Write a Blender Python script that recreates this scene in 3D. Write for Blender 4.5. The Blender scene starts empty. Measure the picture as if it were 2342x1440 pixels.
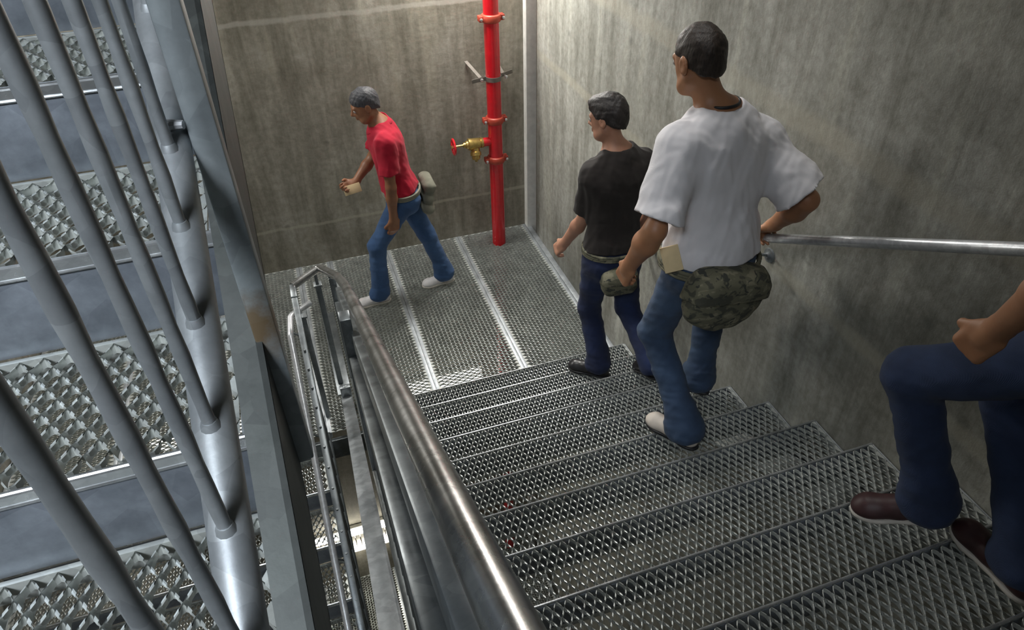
import bpy, bmesh, math, random
import numpy as np
from mathutils import Vector, Matrix
D = bpy.data
S = bpy.context.scene
COL = S.collection
PI = math.pi
random.seed(7)

# ------------------------------------------------------------------ basics
def link(o, parent=None):
    COL.objects.link(o)
    if parent is not None:
        o.parent = parent
    return o

def mesh_obj(name, verts, faces, mat, parent=None, smooth=False, autosmooth=None):
    me = D.meshes.new(name)
    me.from_pydata([tuple(v) for v in verts], [], [tuple(f) for f in faces])
    me.update()
    if mat is not None:
        me.materials.append(mat)
    if smooth or autosmooth:
        me.polygons.foreach_set('use_smooth', [True] * len(me.polygons))
    o = D.objects.new(name, me)
    link(o, parent)
    if autosmooth:
        me.set_sharp_from_angle(angle=math.radians(autosmooth))
    return o

def tag(o, label=None, cat=None, group=None, kind=None):
    if label: o['label'] = label
    if cat: o['category'] = cat
    if group: o['group'] = group
    if kind: o['kind'] = kind
    return o

def empty(name, loc, label, cat, group=None):
    o = D.objects.new(name, None)
    o.empty_display_size = 0.1
    o.location = loc
    link(o)
    return tag(o, label, cat, group)

def local(root, pts):
    l = Vector((0, 0, 0))
    while root is not None:
        l += root.location; root = root.parent
    return [Vector(p) - l for p in pts]

class MB:
    """collects boxes, tubes and lathed shapes (world coordinates) into one mesh"""
    def __init__(self):
        self.v = []; self.f = []
    def add(self, v, f):
        n = len(self.v)
        self.v += [Vector(p) for p in v]
        self.f += [tuple(i + n for i in q) for q in f]
        return self
    def box(self, lo, hi, bev=0.0):
        x0, y0, z0 = lo; x1, y1, z1 = hi
        return self.hull8([(x0,y0,z0),(x1,y0,z0),(x1,y1,z0),(x0,y1,z0),(x0,y0,z1),(x1,y0,z1),(x1,y1,z1),(x0,y1,z1)], bev)
    def hull8(self, p, bev=0.0):
        f = [(3,2,1,0),(4,5,6,7),(0,1,5,4),(1,2,6,5),(2,3,7,6),(3,0,4,7)]
        if bev <= 0:
            return self.add(p, f)
        bm = bmesh.new()
        vs = [bm.verts.new(q) for q in p]
        for q in f: bm.faces.new([vs[i] for i in q])
        bmesh.ops.bevel(bm, geom=bm.edges[:], offset=bev, segments=2, affect='EDGES', profile=0.5)
        bm.verts.index_update()
        v = [q.co.copy() for q in bm.verts]; ff = [[w.index for w in q.verts] for q in bm.faces]
        bm.free()
        return self.add(v, ff)
    def beam(self, a, b, w, h, up=(0,0,1), bev=0.0):
        """rectangular bar from a to b, w across, h along the up side"""
        a = Vector(a); b = Vector(b); d = (b - a).normalized()
        u = Vector(up); s = d.cross(u).normalized(); u = s.cross(d).normalized()
        p = []
        for e in (a, b):
            p.append([e - s*w/2 - u*h/2, e + s*w/2 - u*h/2, e + s*w/2 + u*h/2, e - s*w/2 + u*h/2])
        q = [p[0][0], p[0][1], p[1][1], p[1][0], p[0][3], p[0][2], p[1][2], p[1][3]]
        return self.hull8(q, bev)
    def tube(self, pts, r, n=16, caps=True):
        pts = [Vector(p) for p in pts]
        m = len(pts)
        rr = r if isinstance(r, (list, tuple)) else [r] * m
        base = len(self.v)
        t0 = (pts[1] - pts[0]).normalized()
        ref = Vector((0,0,1)) if abs(t0.z) < 0.9 else Vector((1,0,0))
        nx = t0.cross(ref).normalized()
        for i in range(m):
            if i == 0: t = pts[1] - pts[0]
            elif i == m - 1: t = pts[-1] - pts[-2]
            else: t = (pts[i+1] - pts[i]).normalized() + (pts[i] - pts[i-1]).normalized()
            t.normalize()
            nx = (nx - t * nx.dot(t)).normalized()
            ny = t.cross(nx)
            for k in range(n):
                a = 2*PI*k/n
                self.v.append(pts[i] + (nx*math.cos(a) + ny*math.sin(a)) * rr[i])
        for i in range(m - 1):
            for k in range(n):
                k2 = (k+1) % n
                self.f.append((base+i*n+k, base+i*n+k2, base+(i+1)*n+k2, base+(i+1)*n+k))
        if caps:
            self.f.append(tuple(base + k for k in range(n))[::-1])
            self.f.append(tuple(base + (m-1)*n + k for k in range(n)))
        return self
    def lathe(self, origin, axis, prof, n=24):
        """prof: (distance along the axis, radius) pairs"""
        o = Vector(origin); d = Vector(axis).normalized()
        return self.tube([o + d*s for s, _ in prof], [max(q, 1e-4) for _, q in prof], n)
    def build(self, name, mat, root=None, smooth=30):
        return mesh_obj(name, local(root, self.v), self.f, mat, root, autosmooth=smooth)

def fillet(pts, r, seg=6):
    """polyline with rounded corners"""
    pts = [Vector(p) for p in pts]; out = [pts[0]]
    for i in range(1, len(pts)-1):
        a, b, c = pts[i-1], pts[i], pts[i+1]
        u = (a-b).normalized(); w = (c-b).normalized()
        ang = u.angle(w); dd = min(r/math.tan(ang/2), (a-b).length*.49, (c-b).length*.49)
        p, q = b + u*dd, b + w*dd
        for k in range(seg+1):
            t = k/seg
            out.append(p.lerp(b, t).lerp(b.lerp(q, t), t))
    out.append(pts[-1])
    return out

# ------------------------------------------------------------------ materials
def new_mat(name):
    m = D.materials.new(name); m.use_nodes = True
    nt = m.node_tree; nt.nodes.clear()
    out = nt.nodes.new('ShaderNodeOutputMaterial')
    b = nt.nodes.new('ShaderNodeBsdfPrincipled')
    nt.links.new(b.outputs[0], out.inputs[0])
    return m, nt, b

def N(nt, typ, **kw):
    n = nt.nodes.new(typ)
    for k, v in kw.items():
        if k in n.inputs: n.inputs[k].default_value = v
        else: setattr(n, k, v)
    return n

def ramp(nt, fac, stops):
    r = nt.nodes.new('ShaderNodeValToRGB')
    e = r.color_ramp.elements
    e[0].position, e[0].color = stops[0][0], (*stops[0][1], 1)
    e[1].position, e[1].color = stops[-1][0], (*stops[-1][1], 1)
    for p, c in stops[1:-1]:
        q = e.new(p); q.color = (*c, 1)
    nt.links.new(fac, r.inputs[0])
    return r.outputs[0]

def mix(nt, a, b, fac, mode='MIX'):
    m = nt.nodes.new('ShaderNodeMix'); m.data_type = 'RGBA'; m.blend_type = mode
    for sock, val in ((m.inputs[0], fac), (m.inputs[6], a), (m.inputs[7], b)):
        if hasattr(val, 'links') or isinstance(val, bpy.types.NodeSocket): nt.links.new(val, sock)
        elif isinstance(val, (int, float)): sock.default_value = val
        else: sock.default_value = (*val, 1)
    return m.outputs[2]

def coords(nt, scale=(1,1,1), kind='Object', rot=(0,0,0)):
    tc = nt.nodes.new('ShaderNodeTexCoord')
    mp = nt.nodes.new('ShaderNodeMapping')
    mp.inputs['Scale'].default_value = scale
    mp.inputs['Rotation'].default_value = rot
    nt.links.new(tc.outputs[kind], mp.inputs[0])
    return mp.outputs[0]

def noise(nt, vec, scale, detail=6, rough=.6, dist=0.0):
    n = N(nt, 'ShaderNodeTexNoise', Scale=scale, Detail=detail, Roughness=rough, Distortion=dist)
    nt.links.new(vec, n.inputs['Vector'])
    return n.outputs['Fac']

def bump(nt, h, strength, dist, b):
    n = N(nt, 'ShaderNodeBump', Strength=strength, Distance=dist)
    nt.links.new(h, n.inputs['Height'])
    nt.links.new(n.outputs[0], b.inputs['Normal'])

def galvanized(name, lo, hi, metal=.75, rough=(.3,.5), scale=26, tint=None, spot=None):
    m, nt, b = new_mat(name)
    v = coords(nt)
    vo = N(nt, 'ShaderNodeTexVoronoi', Scale=scale); nt.links.new(v, vo.inputs['Vector'])
    vo.inputs['Randomness'].default_value = 1
    sep = nt.nodes.new('ShaderNodeSeparateColor'); nt.links.new(vo.outputs['Color'], sep.inputs[0])
    n1 = noise(nt, v, 7, 8, .65)
    n2 = noise(nt, v, 60, 4, .6)
    c = ramp(nt, n1, [(.3, lo), (.7, hi)])
    c = mix(nt, c, ramp(nt, sep.outputs[0], [(0, (.62,.62,.64)), (1, (1.0,1.0,1.0))]), .55, 'MULTIPLY')
    c = mix(nt, c, ramp(nt, n2, [(.35, (.8,.8,.8)), (.7, (1,1,1))]), .5, 'MULTIPLY')
    if tint:
        n3 = noise(nt, v, 3.2, 5, .7)
        c = mix(nt, c, tint, ramp(nt, n3, [(.62, (0,0,0)), (.75, (.6,.6,.6))]))
    if spot:
        tc = nt.nodes.new('ShaderNodeTexCoord')
        dist = N(nt, 'ShaderNodeVectorMath', operation='DISTANCE'); nt.links.new(tc.outputs['Object'], dist.inputs[0]); dist.inputs[1].default_value = spot[0]
        ad = N(nt, 'ShaderNodeMath', operation='MULTIPLY_ADD'); nt.links.new(noise(nt, v, 30, 5, .7), ad.inputs[0]); ad.inputs[1].default_value = spot[1]*1.2; nt.links.new(dist.outputs['Value'], ad.inputs[2])
        c = mix(nt, c, (.24,.15,.06), ramp(nt, ad.outputs[0], [(spot[1]*.9, (.85,.85,.85)), (spot[1]*1.6, (0,0,0))]))
    nt.links.new(c, b.inputs['Base Color'])
    b.inputs['Metallic'].default_value = metal
    rr = ramp(nt, n1, [(.3, (rough[0],)*3), (.7, (rough[1],)*3)])
    nt.links.new(rr, b.inputs['Roughness'])
    bump(nt, n2, .12, .002, b)
    return m

def plain(name, col, rough=.6, metal=0.0, var=.12, scale=18, bmp=0.0, coat=0.0):
    m, nt, b = new_mat(name)
    v = coords(nt)
    n1 = noise(nt, v, scale, 6, .6)
    lo = tuple(max(0, c*(1-var)) for c in col); hi = tuple(min(1, c*(1+var)) for c in col)
    nt.links.new(ramp(nt, n1, [(.3, lo), (.7, hi)]), b.inputs['Base Color'])
    b.inputs['Roughness'].default_value = rough
    b.inputs['Metallic'].default_value = metal
    b.inputs['Coat Weight'].default_value = coat
    if bmp: bump(nt, n1, bmp, .004, b)
    return m

def fabric(name, col, weave=900, var=.18, fade=None):
    m, nt, b = new_mat(name)
    v = coords(nt)
    n1 = noise(nt, v, 6, 6, .65)
    w = N(nt, 'ShaderNodeTexWave', Scale=weave/6.28, Distortion=1.5, Detail=1.0); nt.links.new(v, w.inputs['Vector'])
    lo = tuple(c*(1-var) for c in col); hi = tuple(min(1, c*(1+var)) for c in col)
    c = ramp(nt, n1, [(.3, lo), (.7, hi)])
    if fade:
        n3 = noise(nt, v, 3.0, 3, .5)
        c = mix(nt, c, fade, ramp(nt, n3, [(.45, (0,0,0)), (.75, (.55,.55,.55))]))
    nt.links.new(c, b.inputs['Base Color'])
    b.inputs['Roughness'].default_value = .9
    b.inputs['Sheen Weight'].default_value = .04
    bump(nt, mix(nt, n1, w.outputs['Fac'], .25), .25, .004, b)
    return m

def camo(name):
    m, nt, b = new_mat(name)
    v = coords(nt, (1, 1, 1.6))
    n1 = noise(nt, v, 16, 3, .5, .6)
    n2 = noise(nt, v, 23, 2, .5, .9)
    c = ramp(nt, n1, [(.42, (.055,.055,.04)), (.46, (.12,.115,.075)), (.56, (.12,.115,.075)), (.6, (.2,.185,.125))])
    c = mix(nt, c, (.04,.042,.034), ramp(nt, n2, [(.6, (0,0,0)), (.63, (1,1,1))]))
    nt.links.new(c, b.inputs['Base Color']); b.inputs['Roughness'].default_value = .9
    bump(nt, noise(nt, v, 30, 4, .6), .3, .006, b)
    return m

def skin_mat(name, col):
    m, nt, b = new_mat(name)
    v = coords(nt)
    n1 = noise(nt, v, 9, 4, .55)
    lo = (col[0]*.86, col[1]*.8, col[2]*.78); hi = (min(1,col[0]*1.1), col[1]*1.08, col[2]*1.06)
    nt.links.new(ramp(nt, n1, [(.3, lo), (.7, hi)]), b.inputs['Base Color'])
    b.inputs['Roughness'].default_value = .5
    b.inputs['Subsurface Weight'].default_value = .12
    b.inputs['Subsurface Radius'].default_value = (.01, .004, .002)
    bump(nt, noise(nt, v, 160, 3, .5), .08, .002, b)
    return m

def hair_mat(name, col):
    m, nt, b = new_mat(name)
    v = coords(nt, (1, 1, .25))
    n1 = noise(nt, v, 150, 4, .6)
    nt.links.new(ramp(nt, n1, [(.3, tuple(c*.5 for c in col)), (.7, tuple(min(1,c*1.6) for c in col))]), b.inputs['Base Color'])
    b.inputs['Roughness'].default_value = .55
    bump(nt, n1, .6, .004, b)
    return m

def concrete(name, base, stain, light, streak=(1,1,.12), joints=(), jaxis='Z'):
    m, nt, b = new_mat(name)
    v = coords(nt)
    vs = coords(nt, streak)
    n1 = noise(nt, v, 1.3, 9, .62, .4)
    n2 = noise(nt, vs, 7.0, 8, .7, .3)
    n3 = noise(nt, v, 22, 8, .7)
    n4 = noise(nt, vs, 2.2, 6, .6)
    c = ramp(nt, n1, [(.28, stain), (.5, base), (.72, light)])
    c = mix(nt, c, ramp(nt, n2, [(.34, (.5,.49,.45)), (.55, (1,1,1)), (.68, (1.3,1.3,1.26))]), .8, 'MULTIPLY')
    c = mix(nt, c, ramp(nt, n3, [(.33, (.68,.67,.63)), (.6, (1.1,1.1,1.1))]), .75, 'MULTIPLY')
    c = mix(nt, c, ramp(nt, n4, [(.35, (.8,.79,.75)), (.65, (1.1,1.1,1.1))]), .6, 'MULTIPLY')
    # dark pits and blotches
    vo = N(nt, 'ShaderNodeTexVoronoi', Scale=2.3); nt.links.new(v, vo.inputs['Vector'])
    c = mix(nt, c, tuple(q*.55 for q in stain), ramp(nt, vo.outputs['Distance'], [(.03, (.55,.55,.55)), (.075, (0,0,0))]))
    # horizontal pour joints: bands of smoother cement paste at fixed heights
    if joints:
        tc = nt.nodes.new('ShaderNodeTexCoord'); sx = nt.nodes.new('ShaderNodeSeparateXYZ')
        nt.links.new(tc.outputs['Object'], sx.inputs[0])
        wob = N(nt, 'ShaderNodeMath', operation='MULTIPLY_ADD'); nt.links.new(noise(nt, v, 3, 5, .7), wob.inputs[0])
        wob.inputs[1].default_value = .06; nt.links.new(sx.outputs[2], wob.inputs[2])
        for zj, half, colj, amt in joints:
            d = N(nt, 'ShaderNodeMath', operation='SUBTRACT'); nt.links.new(wob.outputs[0], d.inputs[0]); d.inputs[1].default_value = zj + .03
            a = N(nt, 'ShaderNodeMath', operation='ABSOLUTE'); nt.links.new(d.outputs[0], a.inputs[0])
            s = N(nt, 'ShaderNodeMath', operation='MULTIPLY'); nt.links.new(a.outputs[0], s.inputs[0]); s.inputs[1].default_value = .5/half
            fac = ramp(nt, s.outputs[0], [(.25, (amt,)*3), (.55, (0,0,0))])
            c = mix(nt, c, colj, fac)
    nt.links.new(c, b.inputs['Base Color'])
    b.inputs['Roughness'].default_value = .78
    h = mix(nt, n3, n2, .4)
    bump(nt, h, .35, .012, b)
    return m

M = {}
M['galv'] = galvanized('galvanized_steel', (.36,.39,.41), (.56,.59,.61), metal=.6, rough=(.4,.58))
M['galv_dull'] = galvanized('galvanized_green_grey', (.08,.09,.085), (.14,.15,.145), metal=.4, rough=(.5,.65))
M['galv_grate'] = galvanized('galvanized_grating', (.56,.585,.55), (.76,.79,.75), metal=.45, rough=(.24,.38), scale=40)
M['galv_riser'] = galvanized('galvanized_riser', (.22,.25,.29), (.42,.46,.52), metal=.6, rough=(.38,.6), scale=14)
M['galv_rust'] = galvanized('galvanized_rusty', (.36,.41,.43), (.55,.6,.62), metal=.45, rough=(.4,.6), scale=22, spot=((.03,0,-.29), .07))
M['galv_dark'] = galvanized('galvanized_dull', (.2,.22,.23), (.34,.37,.38), metal=.7, rough=(.3,.5))
M['nosing'] = galvanized('nosing_steel', (.62,.65,.66), (.8,.82,.83), metal=.8, rough=(.18,.32), scale=50)
M['rail'] = galvanized('rail_steel', (.34,.34,.33), (.46,.46,.45), metal=.9, rough=(.24,.36), scale=60)
M['railwhite'] = galvanized('bright_rail_steel', (.62,.64,.66), (.76,.78,.8), metal=.5, rough=(.3,.4), scale=60)
M['red'] = plain('red_enamel', (.58,.008,.016), .28, var=.1, coat=.5)
M['orange'] = plain('primer_red_coupling', (.42,.055,.03), .5, var=.15)
M['brass'] = plain('brass', (.50,.36,.12), .35, .85, .2, 40)
M['bolt'] = plain('zinc_bolt', (.7,.7,.7), .3, .9, .1)
M['strap'] = plain('grey_strap_steel', (.2,.18,.16), .5, .6, .2)
M['black'] = plain('black_rubber', (.012,.012,.014), .5, var=.2)
M['paper'] = plain('manila_paper', (.66,.52,.30), .8, var=.06, scale=30)
M['back'] = concrete('back_wall_concrete', (.27,.255,.21), (.185,.172,.138), (.37,.355,.31),
                     joints=[(2.066,.022,(.47,.45,.4),.45), (.398,.016,(.44,.42,.33),.45)])
M['side'] = concrete('side_wall_concrete', (.30,.30,.27), (.215,.215,.19), (.43,.43,.40),
                     joints=[(2.352,.06,(.38,.355,.28),.4), (1.675,.04,(.38,.36,.285),.42), (3.3,.04,(.4,.37,.28),.4)])
M['trim'] = plain('pale_corner_trim', (.82,.82,.78), .7, var=.1, bmp=.1)
M['groove'] = plain('brown_joint_sealant', (.10,.085,.065), .8, var=.2)
M['beige'] = plain('beige_fixture_body', (.6,.58,.5), .6)

# ------------------------------------------------------------------ dimensions (metres)
R = .166                 # riser height
T = .29683               # going
A = R / T                # stair slope
Y1 = -2.0684             # edge of the landing / foot of the right-hand flight
LEN = 1.9                # tread length
ZL = -4.85               # landing far below
def zA(y): return R + (Y1 - y) * A            # nosing line of the right flight
def zB(y): return -(Y1 - .03 - y) * A         # nosing line of the flight going down on the left
C0Y, C0Z = -4.752, 2.792                      # one nosing of the upper flight on the left
def zC(y): return C0Z + (y - C0Y) * A

# ------------------------------------------------------------------ serrated grating
def grating_mesh(name, nu, nv, U, V, mat, drop=.015, ends=True):
    """plank of nu x nv leaf-shaped openings, long side along u (x), centred; curled-down rims"""
    verts = []; faces = []
    n = 12
    bnd = []
    cor = [(U/2, 0), (0, V/2), (-U/2, 0), (0, -V/2)]
    for i in range(4):
        a = cor[i]; b = cor[(i+1) % 4]
        for k in range(3):
            t = k/3
            bnd.append((a[0]+(b[0]-a[0])*t, a[1]+(b[1]-a[1])*t, .0018 if k == 0 else -.0005))
    def ring(sx, sy, z, e=1.14):
        out = []
        for i in range(n):
            th = 2*PI*i/n
            c, s = math.cos(th), math.sin(th)
            out.append((U/2*sx*math.copysign(abs(c)**e, c), V/2*sy*s, z))
        return out
    r1 = ring(.83, .915, -.0009); r2 = ring(.75, .87, -drop*.5); r3 = ring(.66, .805, -drop)
    L = nu*U; W = nv*V
    def tile(cu, cv):
        b0 = len(verts)
        for rg in (bnd, r1, r2, r3):
            for p in rg: verts.append((cu + p[0] - L/2, cv + p[1] - W/2, p[2]))
        for q in range(3):
            for i in range(n):
                j = (i+1) % n
                faces.append((b0+q*n+i, b0+q*n+j, b0+(q+1)*n+j, b0+(q+1)*n+i))
    def tri(*p):
        b0 = len(verts)
        for q in p: verts.append((q[0]-L/2, q[1]-W/2, -.0005))
        faces.append((b0, b0+1, b0+2))
    for i in range(nu):
        for j in range(nv):
            tile(U/2+i*U, V/2+j*V)
    for i in range(1, nu):
        for j in range(1, nv):
            tile(i*U, j*V)
        if ends: tri(((i-.5)*U, 0), ((i+.5)*U, 0), (i*U, V/2))
        if ends: tri(((i+.5)*U, W), ((i-.5)*U, W), (i*U, W-V/2))
    for j in range(1, nv):
        tri((0, (j+.5)*V), (0, (j-.5)*V), (U/2, j*V))
        tri((L, (j-.5)*V), (L, (j+.5)*V), (L-U/2, j*V))
    for x in (0, L):
        for y in (0, W):
            tri((x, y), (x+(U/2 if x == 0 else -U/2), y), (x, y+(V/2 if y == 0 else -V/2)))
    me = D.meshes.new(name)
    me.from_pydata(verts, [], faces); me.update()
    me.materials.append(mat)
    me.polygons.foreach_set('use_smooth', [True]*len(me.polygons))
    me.set_sharp_from_angle(angle=math.radians(28))
    return me

NU = 54
UT = (LEN - .016)/NU
VT = (T - .022)/5
tread_me = grating_mesh('tread_plate', NU, 5, UT, VT, M['galv_grate'], ends=False)

# one tread: local origin at the middle of its nosing, the going runs to local -y
def tread_parts():
    nb = MB()
    nb.box((-LEN/2, -.004, -.022), (LEN/2, 0, -.004))
    nb.tube([(-LEN/2, -.005, -.004), (LEN/2, -.005, -.004)], .005, 10)
    nb.tube([(-LEN/2, -.001, -.022), (LEN/2, -.001, -.022)], .0035, 8)
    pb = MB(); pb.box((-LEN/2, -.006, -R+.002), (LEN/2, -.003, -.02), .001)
    bb = MB(); bb.box((-LEN/2, -T+.002, -.04), (LEN/2, -T+.011, .002), .001)
    eb = MB(); eb.box((LEN/2-.006, -T+.014, -.06), (LEN/2, -.012, .001), .001)
    ec = MB(); ec.box((-LEN/2, -T+.014, -.06), (-LEN/2+.006, -.012, .001), .001)
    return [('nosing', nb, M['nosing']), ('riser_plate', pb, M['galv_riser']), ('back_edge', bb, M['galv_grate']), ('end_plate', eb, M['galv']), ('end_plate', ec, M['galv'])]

proto = []
def tread(loc, turn, label, group):
    root = empty('stair_tread', loc, label, 'stair tread', group)
    root.rotation_euler.z = PI if turn else 0
    p = D.objects.new('tread_plate', tread_me); link(p, root); p.location = (0, -.0105-VT*2.5, 0)
    if not proto:
        for nm, mb, mt in tread_parts():
            o = mb.build(nm, mt, None)
            proto.append((nm, o.data)); D.objects.remove(o)
    for nm, me in proto:
        link(D.objects.new(nm, me), root)
    return root

ORD = ['lowest', 'second', 'third', 'fourth', 'fifth', 'sixth', 'seventh', 'eighth', 'ninth', 'tenth', 'eleventh', 'twelfth']
XRW = .05                                        # face of the right wall
XA = XRW - .006 - LEN/2
XC = -2.06 - LEN/2
XB = -2.17 - LEN/2
for k in range(1, 13):
    lab = 'perforated steel tread of the right flight, lowest step, just above the landing' if k == 1 else f'perforated steel tread of the right flight, {ORD[k-1]} step up from the landing'
    tread((XA, Y1-(k-1)*T, k*R), False, lab, 'perforated treads of the right flight')
BL = ['first', 'second', 'third', 'fourth', 'fifth', 'sixth']
for k in range(1, 7):
    tread((XB, Y1-.03-k*T, -k*R), True, f'small distant perforated tread of the left lower flight, {BL[k-1]} step down from the landing', 'perforated treads of the lower left flight')
CL = {3: 'topmost step', 2: 'second step from the top', 1: 'third step from the top', 0: 'fourth step from the top',
      -1: 'fifth step from the top', -2: 'lowest step'}
for j in (3, 2, 1, 0, -1, -2):
    tread((XC, C0Y+j*T, C0Z+j*R), True, f'large near perforated tread behind the balusters at left, {CL[j]}', 'perforated treads of the upper left flight')

# ------------------------------------------------------------------ landing planks
def plank(x0, x1, nv, z, label, group, me_cache={}):
    w = x1 - x0
    root = empty('landing_plank', ((x0+x1)/2, Y1/2, z), label, 'landing plank', group)
    key = (round(w, 3), nv)
    if key not in me_cache:
        U = (-Y1-.01)/60
        me = grating_mesh('plank_grid', 60, nv, U, (w-.05)/nv, M['galv_grate'])
        s = MB()
        for a, b in ((-w/2, -w/2+.025), (w/2-.025, w/2)):
            s.box((a, Y1/2+.003, -.045), (b, -Y1/2-.003, .002), .001)
        side = s.build('side_rail', M['galv'], None)
        sm = side.data; D.objects.remove(side)
        me_cache[key] = (me, sm)
    g = D.objects.new('plank_grid', me_cache[key][0]); link(g, root); g.rotation_euler.z = PI/2
    link(D.objects.new('side_rail', me_cache[key][1]), root)
    return root
xs = [(-.662, 0, 10, 'in the right corner under the red pipe'), (-1.33, -.662, 10, 'second from the right wall'),
      (-1.845, -1.33, 8, 'third from the right wall'), (-2.113, -1.845, 4, 'narrow one beyond the railing bend'),
      (-2.78, -2.113, 10, 'left of the railing bend'), (-3.43, -2.78, 10, 'far left, behind the upper flight'), (-4.09, -3.43, 10, 'against the left wall')]
for x0, x1, nv, lab in xs:
    plank(x0+.001, x1-.001, nv, 0, f'perforated steel landing plank, {lab}', 'perforated planks of the landing')
for x0, x1, nv, lab in xs:
    plank(x0+.001, x1-.001, nv, ZL, f'dim perforated plank of the landing far below, {lab}', 'perforated planks of the landing far below')

b = MB(); b.box((-4.09, Y1-.03, -.22), (XRW-.01, Y1-.002, -.05), .002)
tag(b.build('landing_beam', M['galv_dark']), 'steel channel under the edge of the landing at the foot of the right flight', 'beam')
b = MB(); b.box((.001, Y1, -.05), (XRW-.002, -.005, .006), .001)
tag(b.build('edge_angle', M['galv']), 'thin steel edge angle between the landing and right wall', 'steel angle')
b = MB(); b.box((-2.0, -1.74, .0045), (-1.905, -.77, .016), .003)
tag(b.build('cover_plate', M['galv_dark']), 'narrow flat steel cover plate on the landing beside the railing bend', 'steel plate')

# ------------------------------------------------------------------ stringers
def stringer(x0, x1, ya, yb, zf, top, depth, label, mat, web_right=False):
    m = MB()
    t = .009
    def pl(xa, xb, h0, h1):
        m.hull8([(xa,ya,zf(ya)+h0),(xb,ya,zf(ya)+h0),(xb,yb,zf(yb)+h0),(xa,yb,zf(yb)+h0),
                 (xa,ya,zf(ya)+h1),(xb,ya,zf(ya)+h1),(xb,yb,zf(yb)+h1),(xa,yb,zf(yb)+h1)])
    pl(x0, x1, top-t, top); pl(x0, x1, top-depth, top-depth+t)
    if web_right: pl(x1-t, x1, top-depth, top)
    else: pl(x0, x0+t, top-depth, top)
    return tag(m.build('stair_stringer', mat), label, 'stair stringer')
sA = stringer(-1.98, -1.905, -5.7, -1.79, zA, .03, .26, 'sloping galvanized steel stringer under the shiny railing of the right flight', M['galv'], True)
stringer(XRW-.045, XRW-.002, -5.7, -2.16, zA, -.245, .2, 'dark steel stringer of the right flight against the right wall', M['galv_dark'])
stringer(-2.056, -2.012, -5.35, -3.3, zC, .045, .27, 'sloping steel stringer beside the left upper flight, behind the rusty post', M['galv_dull'], True)
stringer(-2.166, -2.122, -5.7, -2.12, zB, .04, .26, 'dark stringer of the flight going down left of the open well', M['galv_dark'], True)
m = MB(); m.box((-1.976, -1.835, zA(-1.83)+.035), (-1.905, -1.795, zA(-1.83)+.12), .006); m.lathe((-1.94, -1.815, zA(-1.83)+.115), (0,0,1), [(0,.012),(.008,.012),(.01,.006)], 8)
m.build('end_cap', M['galv_dark'], sA)

# ------------------------------------------------------------------ guards
RR = .0212
gA = empty('stair_guard', (-1.86, Y1, .2), 'long shiny guard railing of the right flight with paired rails, ending in an angular bend', 'railing')
def pA(x, y, h): return (x, y, zA(y)+h)
def bars(name, pts, w, h, mat, root):
    m = MB()
    for a, b in zip(pts, pts[1:]): m.beam(a, b, w, h, (0,0,1), .006)
    return m.build(name, mat, root)
m = MB(); m.tube(fillet([pA(-1.8225, -5.75, 1.05), pA(-1.8225, -2.6, 1.05), pA(-1.84, -2.1, 1.055), (-1.929, -1.67, 1.045), (-2.107, -1.81, 1.04)], .03, 5), .024, 24); m.build('top_rail', M['rail'], gA)
bars('side_rail', [pA(-1.834, -5.75, .925), pA(-1.842, -1.95, .925)], .046, .07, M['galv_dark'], gA)
for y in (-2.2, -3.1, -4.0, -4.9):
    m = MB(); m.tube([pA(-1.8225, y, 1.03), pA(-1.826, y, .95)], .008, 8); m.build('rail_bracket', M['galv_dark'], gA)
bars('middle_rail', [pA(-1.87, -5.75, .83), pA(-1.87, -1.9, .83)], .034, .05, M['galv_dark'], gA)
m = MB(); m.tube([pA(-1.872, -5.75, .2), pA(-1.872, -1.9, .2)], RR, 14); m.build('bottom_rail', M['galv_dark'], gA)
y = -5.6
while y < -1.95:
    m = MB(); m.tube([pA(-1.872, y, .2), pA(-1.872, y, .83)], .0065, 10); m.build('baluster', M['galv_dark'], gA)
    y += .1
for y in (-1.88, -3.45):
    m = MB(); m.box((-1.892, y-.03, zA(y)-.12), (-1.852, y+.03, zA(y)+1.045), .004); m.build('post', M['galv_dark'], gA)
m = MB()
m.box((-1.982, -1.635, .018), (-1.946, -1.595, .88), .003); m.box((-1.99, -1.643, .88), (-1.938, -1.587, .892), .002)
m.box((-1.975, -1.628, .892), (-1.955, -1.612, 1.0), .002)
m.build('end_post', M['galv_dark'], gA)

gB = empty('stair_guard', (-2.105, -1.8, .1), 'dull pipe guard and white handrail of the flight going down left of the well', 'railing')
def pB(x, y, h): return (x, y, zB(y)+h)
bars('top_rail', [(-2.107, -1.803, 1.035), (-2.107, -1.93, 1.03), pB(-2.107, -5.3, .99)], .036, .036, M['galv_dark'], gB)
m = MB(); m.tube([pB(-2.107, -2.2, .2), pB(-2.107, -5.3, .2)], .017, 12); m.build('bottom_rail', M['galv_dark'], gB)
m = MB(); m.tube(fillet([(-2.03, -1.80, .885), (-2.16, -1.90, .89), pB(-2.174, -2.08, .875), pB(-2.178, -5.3, .875)], .06, 8), .0185, 16); m.build('handrail', M['railwhite'], gB)
for yy in (-2.05, -2.6, -3.2):
    m = MB(); m.tube([pB(-2.174, yy, .865), pB(-2.107, yy, .8)], .006, 8); m.build('handrail_bracket', M['galv_dark'], gB)
m = MB(); m.box((-2.106, -1.92, .003), (-2.072, -1.88, .87), .003); m.box((-2.114, -1.928, .87), (-2.064, -1.872, .882), .002)
m.build('end_post', M['galv_dark'], gB)
m = MB(); m.box((-2.12, -4.33, zB(-4.3)-.1), (-2.08, -4.27, zB(-4.3)+.98), .004); m.build('post', M['galv_dark'], gB)
y = -2.25
while y > -4.2:
    m = MB(); m.tube([pB(-2.107, y, .2), pB(-2.107, y, .98)], .0065, 8); m.build('baluster', M['galv_dark'], gB)
    y -= .1

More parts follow.
